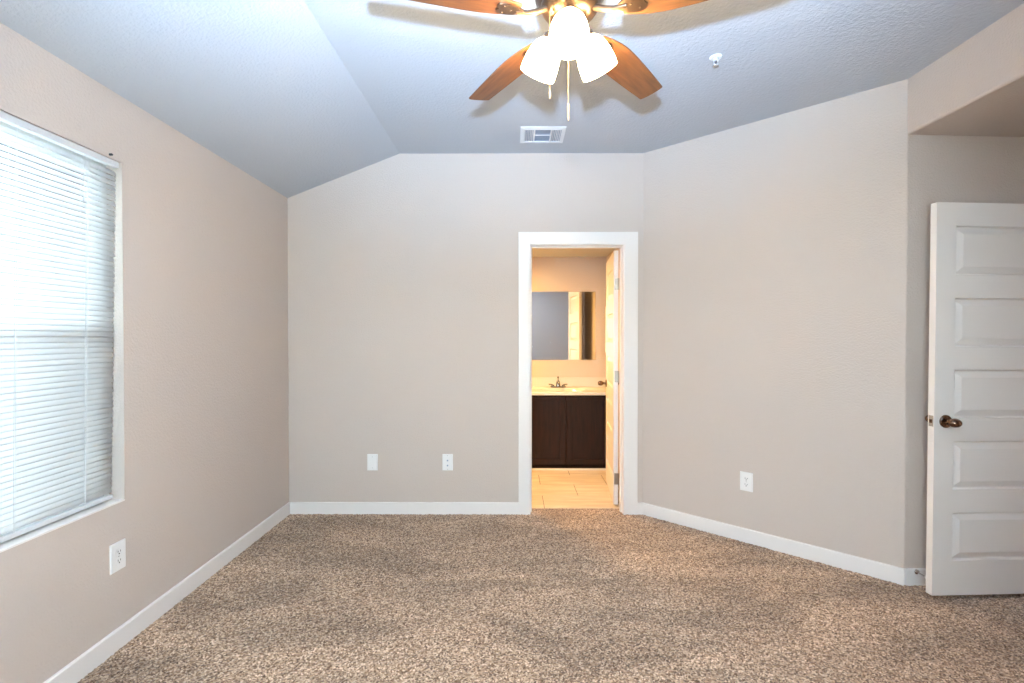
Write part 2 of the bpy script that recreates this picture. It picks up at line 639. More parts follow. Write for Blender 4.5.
box(b, CI0 - 0.002, CI1 + 0.002, ye, ye + 0.0155, CIZ, COZ - 0.0005, 0.003)
obj('inner_casing', b, M['trim'], trim)

trim2 = empty('trim_2', (0, 0, 0), kind='structure', label='white casing around the bedroom doorway in the alcove', category='door frame')
b = NB()
for (ya, yb) in ((hy0 - 0.09, hy0), (hy1, hy1 + 0.09)):
    box(b, AX - 0.016, AX, ya, yb, 0.0, 2.14, 0.003)
box(b, AX - 0.0155, AX, hy0, hy1, 2.05, 2.1395, 0.003)
obj('casing', b, M['trim'], trim2)
b = NB()
box(b, AX - 0.001, AX + 0.12, hy0, hy0 + 0.015, 0, 2.05)
box(b, AX - 0.001, AX + 0.12, hy1 - 0.015, hy1, 0, 2.05)
box(b, AX - 0.001, AX + 0.12, hy0, hy1, 2.04, 2.061)
obj('jamb', b, M['trim'], trim2)


# ------------------------------------------------------------------ five panel doors
def panel_door(w, h, t, stile, top, ph, gap):
    """leaf from x 0..w, y 0..t (front face y=0), z 0..h with five raised panels pressed in both faces"""
    b = NB()
    levels = [(0.0, 0.0), (0.004, 0.0140), (0.009, 0.0145), (0.038, 0.0022), (0.041, 0.0012)]
    zs = []
    z = h - top
    for k in range(5):
        zs.append((z - ph, z))
        z -= ph + gap
    for face in (0, 1):
        def P(x, d, zz):
            return b.verts.new((x, d if face == 0 else t - d, zz))
        fr = [P(0, 0, 0), P(w, 0, 0), P(w, 0, h), P(0, 0, h)]
        # stiles and rails around the panels
        cuts = [0.0]
        for a, c in reversed(zs):
            cuts += [a, c]
        cuts.append(h)
        lv = [P(0, 0, zz) for zz in cuts]
        rv = [P(w, 0, zz) for zz in cuts]
        li = [P(stile, 0, zz) for zz in cuts]
        ri = [P(w - stile, 0, zz) for zz in cuts]
        for v in fr:
            b.verts.remove(v)
        for k in range(len(cuts) - 1):
            b.faces.new((lv[k], li[k], li[k + 1], lv[k + 1]))
            b.faces.new((ri[k], rv[k], rv[k + 1], ri[k + 1]))
            if k % 2 == 0:
                b.faces.new((li[k], ri[k], ri[k + 1], li[k + 1]))
            else:
                ring = [li[k], ri[k], ri[k + 1], li[k + 1]]
                for ins, dep in levels[1:]:
                    nr = [P(stile + ins, dep, cuts[k] + ins), P(w - stile - ins, dep, cuts[k] + ins),
                          P(w - stile - ins, dep, cuts[k + 1] - ins), P(stile + ins, dep, cuts[k + 1] - ins)]
                    for i in range(4):
                        j = (i + 1) % 4
                        b.faces.new((ring[i], ring[j], nr[j], nr[i]))
                    ring = nr
                b.faces.new(ring)
    # edges
    def quad(*pp):
        b.faces.new([b.verts.new(p) for p in pp])
    quad((0, 0, 0), (0, t, 0), (0, t, h), (0, 0, h))
    quad((w, 0, 0), (w, t, 0), (w, t, h), (w, 0, h))
    quad((0, 0, 0), (w, 0, 0), (w, t, 0), (0, t, 0))
    quad((0, 0, h), (w, 0, h), (w, t, h), (0, t, h))
    bmesh.ops.remove_doubles(b, verts=b.verts[:], dist=0.0002)
    return b


def knob_set(parent, x, z, t, side_offset=0.0):
    """rosette, stem and egg shaped knob on both faces"""
    for s, yy in ((-1, 0.0), (1, t)):
        mtx = Matrix.Translation((x, yy, z)) @ Matrix.Rotation(-s * PI / 2, 4, 'X')
        b = NB()
        lathe(b, [(0.0, 0.0), (0.033, 0.0), (0.033, 0.004), (0.029, 0.009), (0.016, 0.012), (0.012, 0.014), (0.012, 0.030), (0.016, 0.034)], 36, mtx)
        k = obj('knob', b, M['knob'], parent, smooth=True, label='dark bronze egg shaped door knob')
        b = NB()
        eg = []
        for i in range(15):
            a = PI * i / 14
            eg.append((0.0265 * math.sin(a) ** 0.9 * (1 + 0.08 * math.cos(a)), (0.052 if s < 0 else 0.043) - 0.024 * math.cos(a)))
        # an egg lying across the stem
        lathe(b, eg, 32, mtx @ Matrix.Diagonal((1.12, 0.86, 1, 1)))
        obj('grip', b, M['knob'], k, smooth=True)


# bedroom door, standing open in front of the alcove wall
door1 = empty('door_1', (2.1365, 2.451, 0.024), (0, 0.0055, 0.053), kind='structure', label='white five panel bedroom door standing open at the right edge', category='door')
DW, DH, DT = 0.762, 2.008, 0.035
obj('leaf', panel_door(DW, DH, DT, 0.104, 0.119, 0.247, 0.119), M['door'], door1, bevel=0.0008)
knob_set(door1, 0.060, 0.893, DT)
b = NB()
box(b, -0.0012, 0.001, DT / 2 - 0.0125, DT / 2 + 0.0125, 0.865, 0.921)
lp = obj('latch_plate', b, M['nickel'], door1, bevel=0.0008, label='metal latch plate on the door edge')
b = NB()
prism(b, [(-0.012, DT / 2 - 0.008), (0, DT / 2 - 0.008), (0, DT / 2 + 0.008), (-0.004, DT / 2 + 0.008)], 0.884, 0.902)
obj('latch_bolt', b, M['knob'], lp)
for hz in (0.19, 1.0, 1.83):
    b = NB()
    tube(b, [(DW + 0.006, DT + 0.004, hz - 0.045), (DW + 0.006, DT + 0.004, hz + 0.045)], 0.006)
    box(b, DW - 0.001, DW + 0.0018, 0.004, DT + 0.004, hz - 0.045, hz + 0.045)
    obj('hinge', b, M['nickel'], door1, label='satin metal door hinge')

# bathroom door, swung into the bathroom
a_ = rad(5.6)
# local x runs from the hinge edge into the bathroom, local y across the thickness; front face (y=0) towards the doorway opening
door2 = empty('door_2', (0.7925, 3.818, 0.012), (0, 0, PI / 2 - a_), kind='structure', label='white five panel bathroom door opened inward against the right wall', category='door')
b = panel_door(0.66, 2.02, 0.035, 0.10, 0.12, 0.247, 0.119)
for v in b.verts:
    v.co.y = -v.co.y
obj('leaf', b, M['trim'], door2, bevel=0.0008)
piv = empty('lockset', (0, 0, 0))
piv.parent = door2
kb = NB()
for s, yy in ((1, 0.0), (-1, -0.035)):
    mtx = Matrix.Translation((0.60, yy, 0.91)) @ Matrix.Rotation(-s * PI / 2, 4, 'X')
    lathe(kb, [(0.0, 0.0), (0.033, 0.0), (0.033, 0.004), (0.029, 0.009), (0.014, 0.012), (0.011, 0.014), (0.011, 0.032)], 32, mtx)
    eg = [(0.0265 * math.sin(PI * i / 14) ** 0.9, 0.054 - 0.026 * math.cos(PI * i / 14)) for i in range(15)]
    lathe(kb, eg, 28, mtx @ Matrix.Diagonal((1.12, 0.86, 1, 1)))
bpy.data.objects.remove(piv)
obj('knob', kb, M['knob'], door2, smooth=True, label='bronze egg shaped knob on the bathroom door')
for hz in (0.205, 1.02, 1.755):
    b = NB()
    box(b, -0.0022, 0.001, -0.037, -0.006, hz - 0.045, hz + 0.045)
    tube(b, [(-0.006, -0.043, hz - 0.046), (-0.006, -0.043, hz + 0.046)], 0.006)
    box(b, -0.0022, 0.0, -0.043, -0.03, hz - 0.045, hz + 0.045)
    obj('hinge', b, M['nickel'], door2, label='satin metal door hinge')

# rigid door stop screwed to the alcove baseboard
by = YR + (2.186 - XR) * ATILT - BT
ds = empty('door_stopper', (2.186, by, 0.072), label='short metal door stop with a white tip on the alcove baseboard beside the open door', category='door stop')
mx_ = Matrix.Rotation(PI / 2, 4, 'X')
b = NB()
lathe(b, [(0.0, -0.001), (0.013, -0.001), (0.013, 0.003), (0.006, 0.008), (0.0, 0.008)], 24, mx_)
obj('base', b, M['chrome'], ds, smooth=True)
b = NB()
tube(b, [(0, -0.006, 0), (0, -0.062, 0)], 0.0042)
obj('rod', b, M['chrome'], ds, smooth=True)
b = NB()
lathe(b, [(0, 0.056), (0.008, 0.056), (0.008, 0.068), (0.006, 0.071), (0, 0.071)], 20, mx_)
obj('tip', b, M['rubber'], ds, smooth=True, label='white rubber tip')

# ------------------------------------------------------------------ window with blind
win = empty('window_1', (XL, (WY0 + WY1) / 2, WZ0), kind='structure', label='tall single hung window in the left wall', category='window')
cy = (WY0 + WY1) / 2
hw = (WY1 - WY0) / 2
H = WZ1 - WZ0
b = NB()
xf0, xf1 = -0.115, -0.068
for (ya, yb, za, zb) in ((-hw, -hw + 0.028, 0, H), (hw - 0.028, hw, 0, H), (-hw + 0.028, hw - 0.028, 0, 0.028), (-hw + 0.028, hw - 0.028, H - 0.028, H)):
    box(b, xf0, xf1, ya, yb, za, zb, 0.003)
obj('window_frame', b, M['frame_vinyl'], win)
zm = 0.735
for nm, za, zb, xo in (('lower_sash', 0.028, zm + 0.02, -0.082), ('upper_sash', zm - 0.02, H - 0.028, -0.101)):
    b = NB()
    ys = hw - 0.028
    for (ya, yb, a, c) in ((-ys, -ys + 0.026, za, zb), (ys - 0.026, ys, za, zb), (-ys + 0.026, ys - 0.026, za, za + 0.03), (-ys + 0.026, ys - 0.026, zb - 0.03, zb)):
        box(b, xo - 0.009, xo + 0.009, ya, yb, a, c, 0.002)
    s_ = obj(nm, b, M['frame_vinyl'], win)
    b = NB()
    box(b, xo - 0.002, xo + 0.002, -ys + 0.022, ys - 0.022, za + 0.025, zb - 0.025)
    obj('pane', b, M['glass'], s_)
b = NB()
box(b, -0.1205, -0.119, -hw + 0.02, hw - 0.02, 0.02, zm)
obj('insect_screen', b, M['screen'], win)

fill_win = empty('fill_window', (-0.25, YB, 0.629), kind='structure', label='added window in the unseen bedroom wall behind the camera, for soft front light', category='window')  # assumed window, added out of view to bring in soft front light
b = NB()
for (xa, xb, za, zb) in ((-0.525, -0.48, 0, 1.486), (0.48, 0.525, 0, 1.486), (-0.48, 0.48, 0, 0.05), (-0.48, 0.48, 1.436, 1.486), (-0.48, 0.48, 0.72, 0.765)):
    box(b, xa, xb, -0.13, -0.08, za, zb, 0.003)
f_ = obj('window_frame', b, M['frame_vinyl'], fill_win)
b = NB()
box(b, -0.48, 0.48, -0.108, -0.104, 0.05, 1.436)
obj('pane', b, M['glass'], f_)

b = NB()
box(b, -0.068, 0.001, -hw - 0.001, hw + 0.001, -0.004, 0.004, 0.002)
obj('added_sill_board', b, M['trim'], win)  # white board added so the sky-lit drywall return shows bright

bl = empty('mini_blind', (XL, cy, WZ0), label='closed white mini blind hanging in the window recess of the left wall', category='window blind')
bw = hw - 0.008
topx, botx = -0.022, -0.046        # the curtain hangs back a little towards the glass at the bottom


def bx(z):
    return botx + (topx - botx) * z / H


b = NB()
box(b, -0.034, -0.006, -bw, bw, H - 0.027, H - 0.001, 0.003)
obj('headrail', b, M['headrail'], bl)
pitch = 0.0219
z = 0.052
b = NB()
SW, TILT = 0.0255, rad(66)
nslat = 0
while z < H - 0.050:
    rows_ = []
    K = 5
    dy = random.uniform(-0.0012, 0.0012)
    for k in range(K):
        s = (k / (K - 1) - 0.5)
        crown = 0.0022 * (1 - 4 * s * s)
        # lower edge towards the room
        px = -s * SW * math.cos(TILT) + crown * math.sin(TILT)
        pz = s * SW * math.sin(TILT) + crown * math.cos(TILT)
        rows_.append([b.verts.new((bx(z) + px, yy, z + pz)) for yy in (-bw + 0.002 + dy, bw - 0.002 - 0.010 * (1 - z / H) + dy)])
    for r0, r1 in zip(rows_, rows_[1:]):
        b.faces.new((r0[0], r0[1], r1[1], r1[0]))
    z += pitch
    nslat += 1
o = obj('slats', b, M['slat'], bl, smooth=True)
sm = o.modifiers.new('thickness', 'SOLIDIFY')
sm.thickness = 0.0005
b = NB()
box(b, botx - 0.012, botx + 0.012, -bw + 0.002, bw - 0.012, 0.014, 0.032, 0.004)
obj('bottom_rail', b, M['headrail'], bl)
for yy in (1.345, 1.669, 1.947):
    b = NB()
    for dx in (0.0125, -0.0125):
        tube(b, [(topx + dx, yy - cy, H - 0.03), (botx + dx, yy - cy, 0.03)], 0.0009, 6)
    tube(b, [(topx + 0.0135, yy - cy + 0.004, H - 0.03), (botx + 0.0135, yy - cy + 0.004, 0.03)], 0.0008, 6)
    zz = 0.052 - pitch / 2
    obj('ladder_cord', b, M['cord'], bl)
b = NB()
tube(b, [(-0.004, 1.925 - cy, H - 0.03), (-0.003, 1.925 - cy, H - 0.20)], 0.0012, 6)
lathe(b, [(0, 0), (0.004, 0.003), (0.003, 0.022), (0, 0.024)], 12, Matrix.Translation((-0.003, 1.925 - cy, H - 0.222)))
obj('lift_cord', b, M['cord'], bl)

b = NB()
lathe(b, [(0, 0), (0.005, 0), (0.005, 0.010), (0.003, 0.013), (0, 0.013)], 12, Matrix.Translation((XL, 2.045, WZ1 + 0.012)) @ Matrix.Rotation(PI / 2, 4, 'Y'))
obj('nail', b, M['black'], None, smooth=True, label='tiny dark nail head just above the right end of the window', category='nail')


# ------------------------------------------------------------------ wall plates
def plate(loc, rotz, kind, label):
    """wall plate built facing -y at the origin; kind duplex / blank / jack"""
    w, h, t = 0.040, 0.0625, 0.0065
    nm = {'duplex': 'electrical_outlet', 'blank': 'blank_wall_plate', 'jack': 'jack_wall_plate'}[kind]
    root = empty(nm, loc, (0, 0, rotz), label=label, category={'duplex': 'outlet', 'blank': 'wall plate', 'jack': 'wall plate'}[kind])
    b = NB()
    ring0 = [(-w, -h), (w, -h), (w, h), (-w, h)]
    v0 = [b.verts.new((x, 0.001, z)) for x, z in ring0]
    v1 = [b.verts.new((x, -t * 0.6, z)) for x, z in ring0]
    v2 = [b.verts.new((x * 0.92, -t, z * 0.95)) for x, z in ring0]
    for ra, rb in ((v0, v1), (v1, v2)):
        for i in range(4):
            j = (i + 1) % 4
            b.faces.new((ra[i], ra[j], rb[j], rb[i]))
    b.faces.new(v2)
    b.faces.new(v0[::-1])
    obj('plate', b, M['plastic'], root, bevel=0.001)
    mx = Matrix.Rotation(PI / 2, 4, 'X')
    if kind == 'duplex':
        for zz in (0.0195, -0.0195):
            b = NB()
            pts = []
            for k in range(40):
                a = 2 * PI * k / 40
                x, z = 0.0172 * math.cos(a), 0.0172 * math.sin(a)
                z = max(-0.0135, min(0.0135, z))
                pts.append((x, z))
            va = [b.verts.new((x, -t + 0.001, z + zz)) for x, z in pts]
            vb = [b.verts.new((x * 0.97, -t - 0.002, z * 0.97 + zz)) for x, z in pts]
            for i in range(40):
                j = (i + 1) % 40
                b.faces.new((va[i], va[j], vb[j], vb[i]))
            b.faces.new(vb)
            rc = obj('receptacle', b, M['plastic'], root)
            b = NB()
            box(b, -0.0076, -0.0052, -t - 0.0024, -t - 0.001, zz - 0.001, zz + 0.008)
            box(b, 0.0052, 0.0076, -t - 0.0024, -t - 0.001, zz - 0.001, zz + 0.007)
            lathe(b, [(0, 0), (0.003, 0), (0.003, 0.0014), (0, 0.0014)], 16, Matrix.Translation((0, -t - 0.001, zz - 0.0075)) @ mx)
            obj('slots', b, M['hole'], rc, label='dark plug slots')
        sp = (0.0,)
    elif kind == 'blank':
        sp = (0.042, -0.042)
    else:
        sp = (0.052, -0.052)
        for zz in (0.014, -0.024):
            b = NB()
            box(b, -0.0085, 0.0085, -t - 0.001, -t + 0.002, zz - 0.0085, zz + 0.0085)
            jk = obj('jack', b, M['plastic'], root, bevel=0.001)
            b = NB()
            box(b, -0.0055, 0.0055, -t - 0.0016, -t - 0.0006, zz - 0.005, zz + 0.006)
            obj('socket', b, M['vent_dark'], jk)
    for zz in sp:
        b = NB()
        lathe(b, [(0, 0), (0.0034, 0), (0.003, 0.0012), (0, 0.0014)], 16, Matrix.Translation((0, -t + 0.0002, zz)) @ mx)
        obj('screw', b, M['screw'], root, smooth=True)
    return root


plate((-1.081, D, 0.391), 0, 'blank', 'white blank plate with two screws, the left of two low on the back wall')
plate((-0.507, D, 0.3915), 0, 'jack', 'white plate with two small jacks, nearest the bathroom doorway on the back wall')
plate((XL, 2.067, 0.397), PI / 2, 'duplex', 'white duplex outlet on the left wall under the window')
tt = 0.741
plate((XC + ux * tt, D + uy * tt, 0.396), math.atan2(uy, ux), 'duplex', 'white duplex outlet low on the angled wall right of the doorway')

# ------------------------------------------------------------------ ceiling register
vx, vy = 0.196, 3.322
vw, vd = 0.152, 0.133
vent = empty('ceiling_vent', (vx, vy, ZC), label='white rectangular three way air register in the ceiling above the bathroom doorway', category='vent')
b = NB()
t = 0.010
iw, idp = vw - 0.026, vd - 0.030
outer = [(-vw, -vd), (vw, -vd), (vw, vd), (-vw, vd)]
inner = [(-iw, -idp), (iw, -idp), (iw, idp), (-iw, idp)]
ra = [b.verts.new((x, y_, 0.001)) for x, y_ in outer]
rb = [b.verts.new((x, y_, -0.003)) for x, y_ in outer]
rc = [b.verts.new((x * 0.98, y_ * 0.98, -t)) for x, y_ in inner]
rd = [b.verts.new((x, y_, -0.004)) for x, y_ in inner]
re_ = [b.verts.new((x, y_, 0.001)) for x, y_ in inner]
for p_, q_ in ((ra, rb), (rb, rc), (rc, rd), (rd, re_), (re_, ra)):
    for i in range(4):
        j = (i + 1) % 4
        b.faces.new((p_[i], p_[j], q_[j], q_[i]))
for xx in (-0.058, 0.058):
    box(b, xx - 0.006, xx + 0.006, -idp, idp, -0.009, 0.0)
for y_ in (-idp + 0.001, -0.006, idp - 0.005):
    box(b, -0.053, 0.053, y_, y_ + 0.004, -0.0060, -0.0015)
obj('frame', b, M['vent'], vent)
b = NB()
box(b, -iw, iw, -idp, idp, -0.0012, -0.0002)
obj('damper_plate', b, M['vent_dark'], vent)
for nm, xa, xb in (('louver_bank', -iw, -0.064), ('louver_bank', 0.064, iw)):
    sgn = -1
    b = NB()
    x = xa + 0.007
    while x < xb - 0.003:
        vs4 = [(x - 0.004 * sgn, -idp, -0.0015), (x + 0.004 * sgn, -idp, -0.0085), (x + 0.004 * sgn, idp, -0.0085), (x - 0.004 * sgn, idp, -0.0015)]
        lo = [b.verts.new(v) for v in vs4]
        hi = [b.verts.new((v[0] + 0.0015, v[1], v[2])) for v in vs4]
        b.faces.new(lo)
        b.faces.new(hi[::-1])
        for i in range(4):
            j = (i + 1) % 4
            b.faces.new((lo[i], lo[j], hi[j], hi[i]))
        x += 0.0115
    obj(nm, b, M['vent'], vent)

# ------------------------------------------------------------------ sprinkler
sp = empty('fire_sprinkler', (1.005, 2.405, ZC), label='small white pendent fire sprinkler head on the ceiling right of the fan', category='sprinkler')
b = NB()
lathe(b, [(0.010, 0.001), (0.030, 0.001), (0.031, -0.002), (0.026, -0.007), (0.012, -0.008), (0.010, 0.001)], 32, caps=False)
obj('escutcheon', b, M['plastic'], sp, smooth=True)
b = NB()
lathe(b, [(0, 0.0), (0.011, 0.0), (0.011, -0.016), (0.007, -0.018), (0, -0.018)], 20)
for s in (-1, 1):
    tube(b, [(s * 0.008, 0, -0.015), (s * 0.012, 0, -0.024), (s * 0.011, 0, -0.033), (s * 0.003, 0, -0.040)], 0.0025, 8)
lathe(b, [(0, -0.036), (0.005, -0.037), (0.005, -0.045), (0, -0.046)], 14)
obj('frame_arm', b, M['plastic'], sp, smooth=True)
b = NB()
lathe(b, [(0, -0.018), (0.002, -0.019), (0.0026, -0.027), (0.002, -0.035), (0, -0.037)], 12)
obj('glass_bulb', b, M['black'], sp, smooth=True)
b = NB()
lathe(b, [(0, -0.0445), (0.014, -0.0445), (0.0145, -0.046), (0, -0.0465)], 24)
obj('deflector', b, M['chrome'], sp)

# ------------------------------------------------------------------ ceiling fan
HX, HY, HZ = 0.1900, 1.6430, 2.4330
fan = empty('ceiling_fan', (HX, HY, ZC), label='bronze ceiling fan with walnut blades and three lit frosted shades', category='ceiling fan')
fz = HZ - ZC
b = NB()
lathe(b, [(0, 0.001), (0.068, 0.001), (0.068, -0.012), (0.060, -0.034), (0.035, -0.050), (0.0, -0.050)], 40)
obj('canopy', b, M['bronze'], fan, smooth=True)
b = NB()
tube(b, [(0, 0, -0.045), (0, 0, -0.115)], 0.0125, 20)
obj('downrod', b, M['bronze'], fan, smooth=True)
b = NB()
zt = fz + 0.202
lathe(b, [(0, zt), (0.045, zt), (0.085, zt - 0.018), (0.115, zt - 0.055), (0.122, zt - 0.10), (0.118, zt - 0.135), (0.098, zt - 0.160), (0.098, zt - 0.172), (0.088, zt - 0.186), (0.060, zt - 0.200), (0, zt - 0.203)], 48)
obj('motor_housing', b, M['bronze'], fan, smooth=True)
b = NB()
lathe(b, [(0, fz + 0.025), (0.050, fz + 0.025), (0.052, fz + 0.010), (0.047, fz - 0.020), (0.040, fz - 0.042), (0.030, fz - 0.054), (0, fz - 0.058)], 40)
obj('switch_housing', b, M['nickel'], fan, smooth=True)
BP = 0.205
PH = 0.0669


def blade_outline():
    R0, R1 = 0.175, 0.655
    pts = []
    n = 22
    for i in range(n + 1):
        s = i / n
        r_ = R0 + (R1 - R0) * s
        w = 0.036 + 0.030 * (1 - (1 - min(1, s / 0.34)) ** 2.0) - 0.013 * max(0, (s - 0.40) / 0.60) ** 1.4
        pts.append((r_, w))
    return pts


for k in range(5):
    az = rad(-180 + 72 * k) + PH
    rot = Matrix.Rotation(PI / 2 - az, 4, 'Z') @ Matrix.Translation((0, 0, fz)) @ Matrix.Rotation(BP, 4, 'X')
    # local x outward, local y to the blade's left
    rot_ = Matrix.Rotation(PI / 2 - az, 4, 'Z') @ Matrix.Translation((0, 0, fz)) @ Matrix.Rotation(-BP, 4, 'X')
    b = NB()
    o_ = blade_outline()
    upper = [(x, w) for x, w in o_]
    tip = [(0.655 + 0.009 * math.cos(t_), 0.052 * math.sin(t_)) for t_ in [rad(70 - 20 * i) for i in range(8)]]
    lower = [(x, -w) for x, w in reversed(o_)]
    loop = upper[:-1] + [(0.655, 0.053)] + tip + [(0.655, -0.053)] + lower[1:]
    top_ = [b.verts.new((x, y2, 0.003)) for x, y2 in loop]
    bot_ = [b.verts.new((x, y2, -0.003)) for x, y2 in loop]
    b.faces.new(top_)
    b.faces.new(bot_[::-1])
    for i in range(len(loop)):
        j = (i + 1) % len(loop)
        b.faces.new((top_[j], top_[i], bot_[i], bot_[j]))
    bo = obj('blade', b, M['blade'], fan, bevel=0.0015)
    bo.matrix_local = rot_
    # blade iron: arm from the motor, forked plate under the blade root
    b = NB()
    tube(b, [(0.085, 0, 0.016), (0.115, 0, 0.002), (0.150, 0, -0.008), (0.19, 0, -0.007)], [0.012, 0.010, 0.009, 0.008], 12)
    prism(b, [(0.165, -0.012), (0.195, -0.030), (0.225, -0.036), (0.250, -0.030), (0.255, -0.012), (0.245, 0.0), (0.255, 0.012), (0.250, 0.030), (0.225, 0.036), (0.195, 0.030), (0.165, 0.012)], -0.0085, -0.0035)
    for sx, sy in ((0.232, 0.022), (0.232, -0.022), (0.205, 0.0)):
        lathe(b, [(0, -0.0115), (0.004, -0.0105), (0.0045, -0.0085), (0, -0.0085)], 12, Matrix.Translation((sx, sy, 0)))
    io = obj('blade_iron', b, M['bronze'], fan, smooth=True)
    io.matrix_local = rot_

# light kit
KX, KY = -0.004, 0.0
for k, azd in enumerate((180, 60, -60)):
    az = rad(azd) + 0.10
    dirv = Vector((math.sin(az), math.cos(az), 0))
    tl = rad(28)
    axis = (dirv * math.sin(tl) + Vector((0, 0, -math.cos(tl)))).normalized()
    neck = Vector((KX, KY, fz - 0.045)) + dirv * 0.070
    b = NB()
    tube(b, [Vector((KX * 0.5, KY, fz - 0.025)) + dirv * 0.03, neck - axis * 0.028 + dirv * -0.006, neck - axis * 0.01], 0.009, 12)
    q4 = Vector((0, 0, 1)).rotation_difference(axis).to_matrix().to_4x4()
    mt = Matrix.Translation(neck) @ q4
    lathe(b, [(0, -0.022), (0.018, -0.020), (0.027, -0.008), (0.029, 0.010), (0.026, 0.012), (0.0, 0.012)], 28, mt)
    obj('light_socket', b, M['bronze'], fan, smooth=True)
    b = NB()
    pr = [(0.024, 0.004), (0.033, 0.010), (0.045, 0.024), (0.054, 0.044), (0.0595, 0.066), (0.0625, 0.090), (0.0635, 0.110), (0.063, 0.124)]
    pin = [(r_ - 0.003, z_) for r_, z_ in reversed(pr)]
    lathe(b, pr + pin, 40, mt, caps=False)
    so = obj('lamp_shade', b, M['shade'], fan, smooth=True, label='lit frosted glass bell shade')
    lo = lamp('fan_bulb', 'POINT', (0, 0, 0), FAN_POWER, FAN_COLOR, 0.028)
    lo.parent = fan
    lo.location = neck + axis * 0.085
# pull chains
for (cx_, cy_, z0_, z1_, fob) in ((-0.071, -0.035, fz - 0.006, 2.172 - ZC, 0.022), (-0.010, -0.048, fz - 0.050, 2.120 - ZC, 0.050)):
    b = NB()
    tube(b, [(cx_ * 0.8, cy_ * 0.8, z0_ + 0.004), (cx_, cy_, z0_), (cx_, cy_, z1_)], 0.0007, 6)
    zz = z0_
    while zz > z1_:
        lathe(b, [(0, 0.0017), (0.0012, 0.0012), (0.0017, 0), (0.0012, -0.0012), (0, -0.0017)], 8, Matrix.Translation((cx_, cy_, zz)))
        zz -= 0.0042
    lathe(b, [(0, 0.006), (0.004, 0.004), (0.006, 0), (0.004, -0.004), (0, -0.006)], 14, Matrix.Translation((cx_ * 0.86, cy_ * 0.86, z0_ + 0.004)))
    ch = obj('pull_chain', b, M['brass'], fan, smooth=True)
    b = NB()
    lathe(b, [(0, z1_ + 0.002), (0.002, z1_), (0.003, z1_ - 0.006), (0.0032, z1_ - fob), (0.002, z1_ - fob - 0.008), (0, z1_ - fob - 0.009)], 14, Matrix.Translation((cx_, cy_, 0)))
    obj('pull_fob', b, M['fob'], ch, smooth=True)

# ------------------------------------------------------------------ bathroom furniture
VX0, VX1 = 0.03, 1.030
VF, VT = 4.875, 0.757
van = empty('bathroom_vanity', (0.53, 5.13, 0), label='espresso brown two door vanity cabinet on the bathroom tile', category='vanity cabinet')
van_loc = Vector(van.location)


def vb(b):
    for v in b.verts:
        v.co -= van_loc
    return b


b = NB()
box(b, VX0, VX0 + 0.018, VF, BY - 0.002, 0.0, VT)
box(b, VX1 - 0.018, VX1, VF, BY - 0.002, 0.0, VT)
box(b, VX0, VX1, BY - 0.014, BY - 0.002, 0.0, VT)
box(b, VX0, VX1, VF, BY - 0.002, 0.03, 0.048)
box(b, VX0, VX1, VF, VF + 0.018, 0.0, 0.10)
box(b, VX0, VX1, VF, VF + 0.018, 0.70, VT)
for xa, xb in ((VX0, 0.12), (0.49, 0.562), (0.94, VX1)):
    box(b, xa, xb, VF, VF + 0.018, 0.08, 0.72)
obj('body', vb(b), M['espresso'], van)
for xa, xb in ((0.080, 0.5235), (0.5285, 0.975)):
    b = NB()
    z0_, z1_, st = 0.050, 0.738, 0.058
    yo, yi = VF - 0.022, VF - 0.007
    box(b, xa, xa + st, yo, VF, z0_, z1_, 0.002)
    box(b, xb - st, xb, yo, VF, z0_, z1_, 0.002)
    box(b, xa + st - 0.001, xb - st + 0.001, yo + 0.0003, VF, z0_, z0_ + st, 0.002)
    box(b, xa + st - 0.001, xb - st + 0.001, yo + 0.0003, VF, z1_ - st * 0.62, z1_, 0.002)
    dv = obj('door', vb(b), M['espresso'], van)
    b = NB()
    box(b, xa + st - 0.003, xb - st + 0.003, yi, VF, z0_ + st - 0.003, z1_ - st * 0.62 + 0.003)
    obj('panel', vb(b), M['espresso'], dv)
b = NB()
box(b, VX0, VX1, VF - 0.040, VF + 0.002, 0.0, 0.013, 0.003)
obj('base_trim', vb(b), M['trim'], van, label='pale trim strip along the foot of the vanity')

top = empty('marble_countertop', (0.53, 5.13, VT), label='cream cultured marble vanity top with a moulded sink and backsplash', category='countertop')
tl_ = Vector(top.location)
SXc, SYc = 0.528, 5.10
b = NB()
X0, X1, Y0, Y1, ZT = 0.012, BXR - 0.001, 4.850, BY - 0.001, 0.789
n = 48
outer, rings = [], []


def ray_rect(a):
    dx, dy = math.cos(a), math.sin(a)
    t_ = 1e9
    if dx > 1e-9: t_ = min(t_, (X1 - SXc) / dx)
    if dx < -1e-9: t_ = min(t_, (X0 - SXc) / dx)
    if dy > 1e-9: t_ = min(t_, (Y1 - SYc) / dy)
    if dy < -1e-9: t_ = min(t_, (Y0 - SYc) / dy)
    return SXc + dx * t_, SYc + dy * t_


angs = sorted([2 * PI * k / n for k in range(n)] + [math.atan2(yy - SYc, xx - SXc) % (2 * PI) for xx in (X0, X1) for yy in (Y0, Y1)])
rim = [(ray_rect(a)) for a in angs]
prev = [b.verts.new((x, y2, VT)) for x, y2 in rim]
bm_bottom = prev
seq = [[(x, y2, ZT - 0.004) for x, y2 in rim], [(SXc + (x - SXc) * 0.993, SYc + (y2 - SYc) * 0.988, ZT) for x, y2 in rim]]
for f, zz in ((1.0, ZT), (0.96, ZT - 0.006), (0.88, ZT - 0.045), (0.70, ZT - 0.095), (0.40, ZT - 0.118), (0.08, ZT - 0.124)):
    seq.append([(SXc + 0.235 * f * math.cos(a), SYc + 0.165 * f * math.sin(a), zz) for a in angs])
for pts in seq:
    cur = [b.verts.new(p) for p in pts]
    for i in range(len(angs)):
        j = (i + 1) % len(angs)
        b.faces.new((prev[i], prev[j], cur[j], cur[i]))
    prev = cur
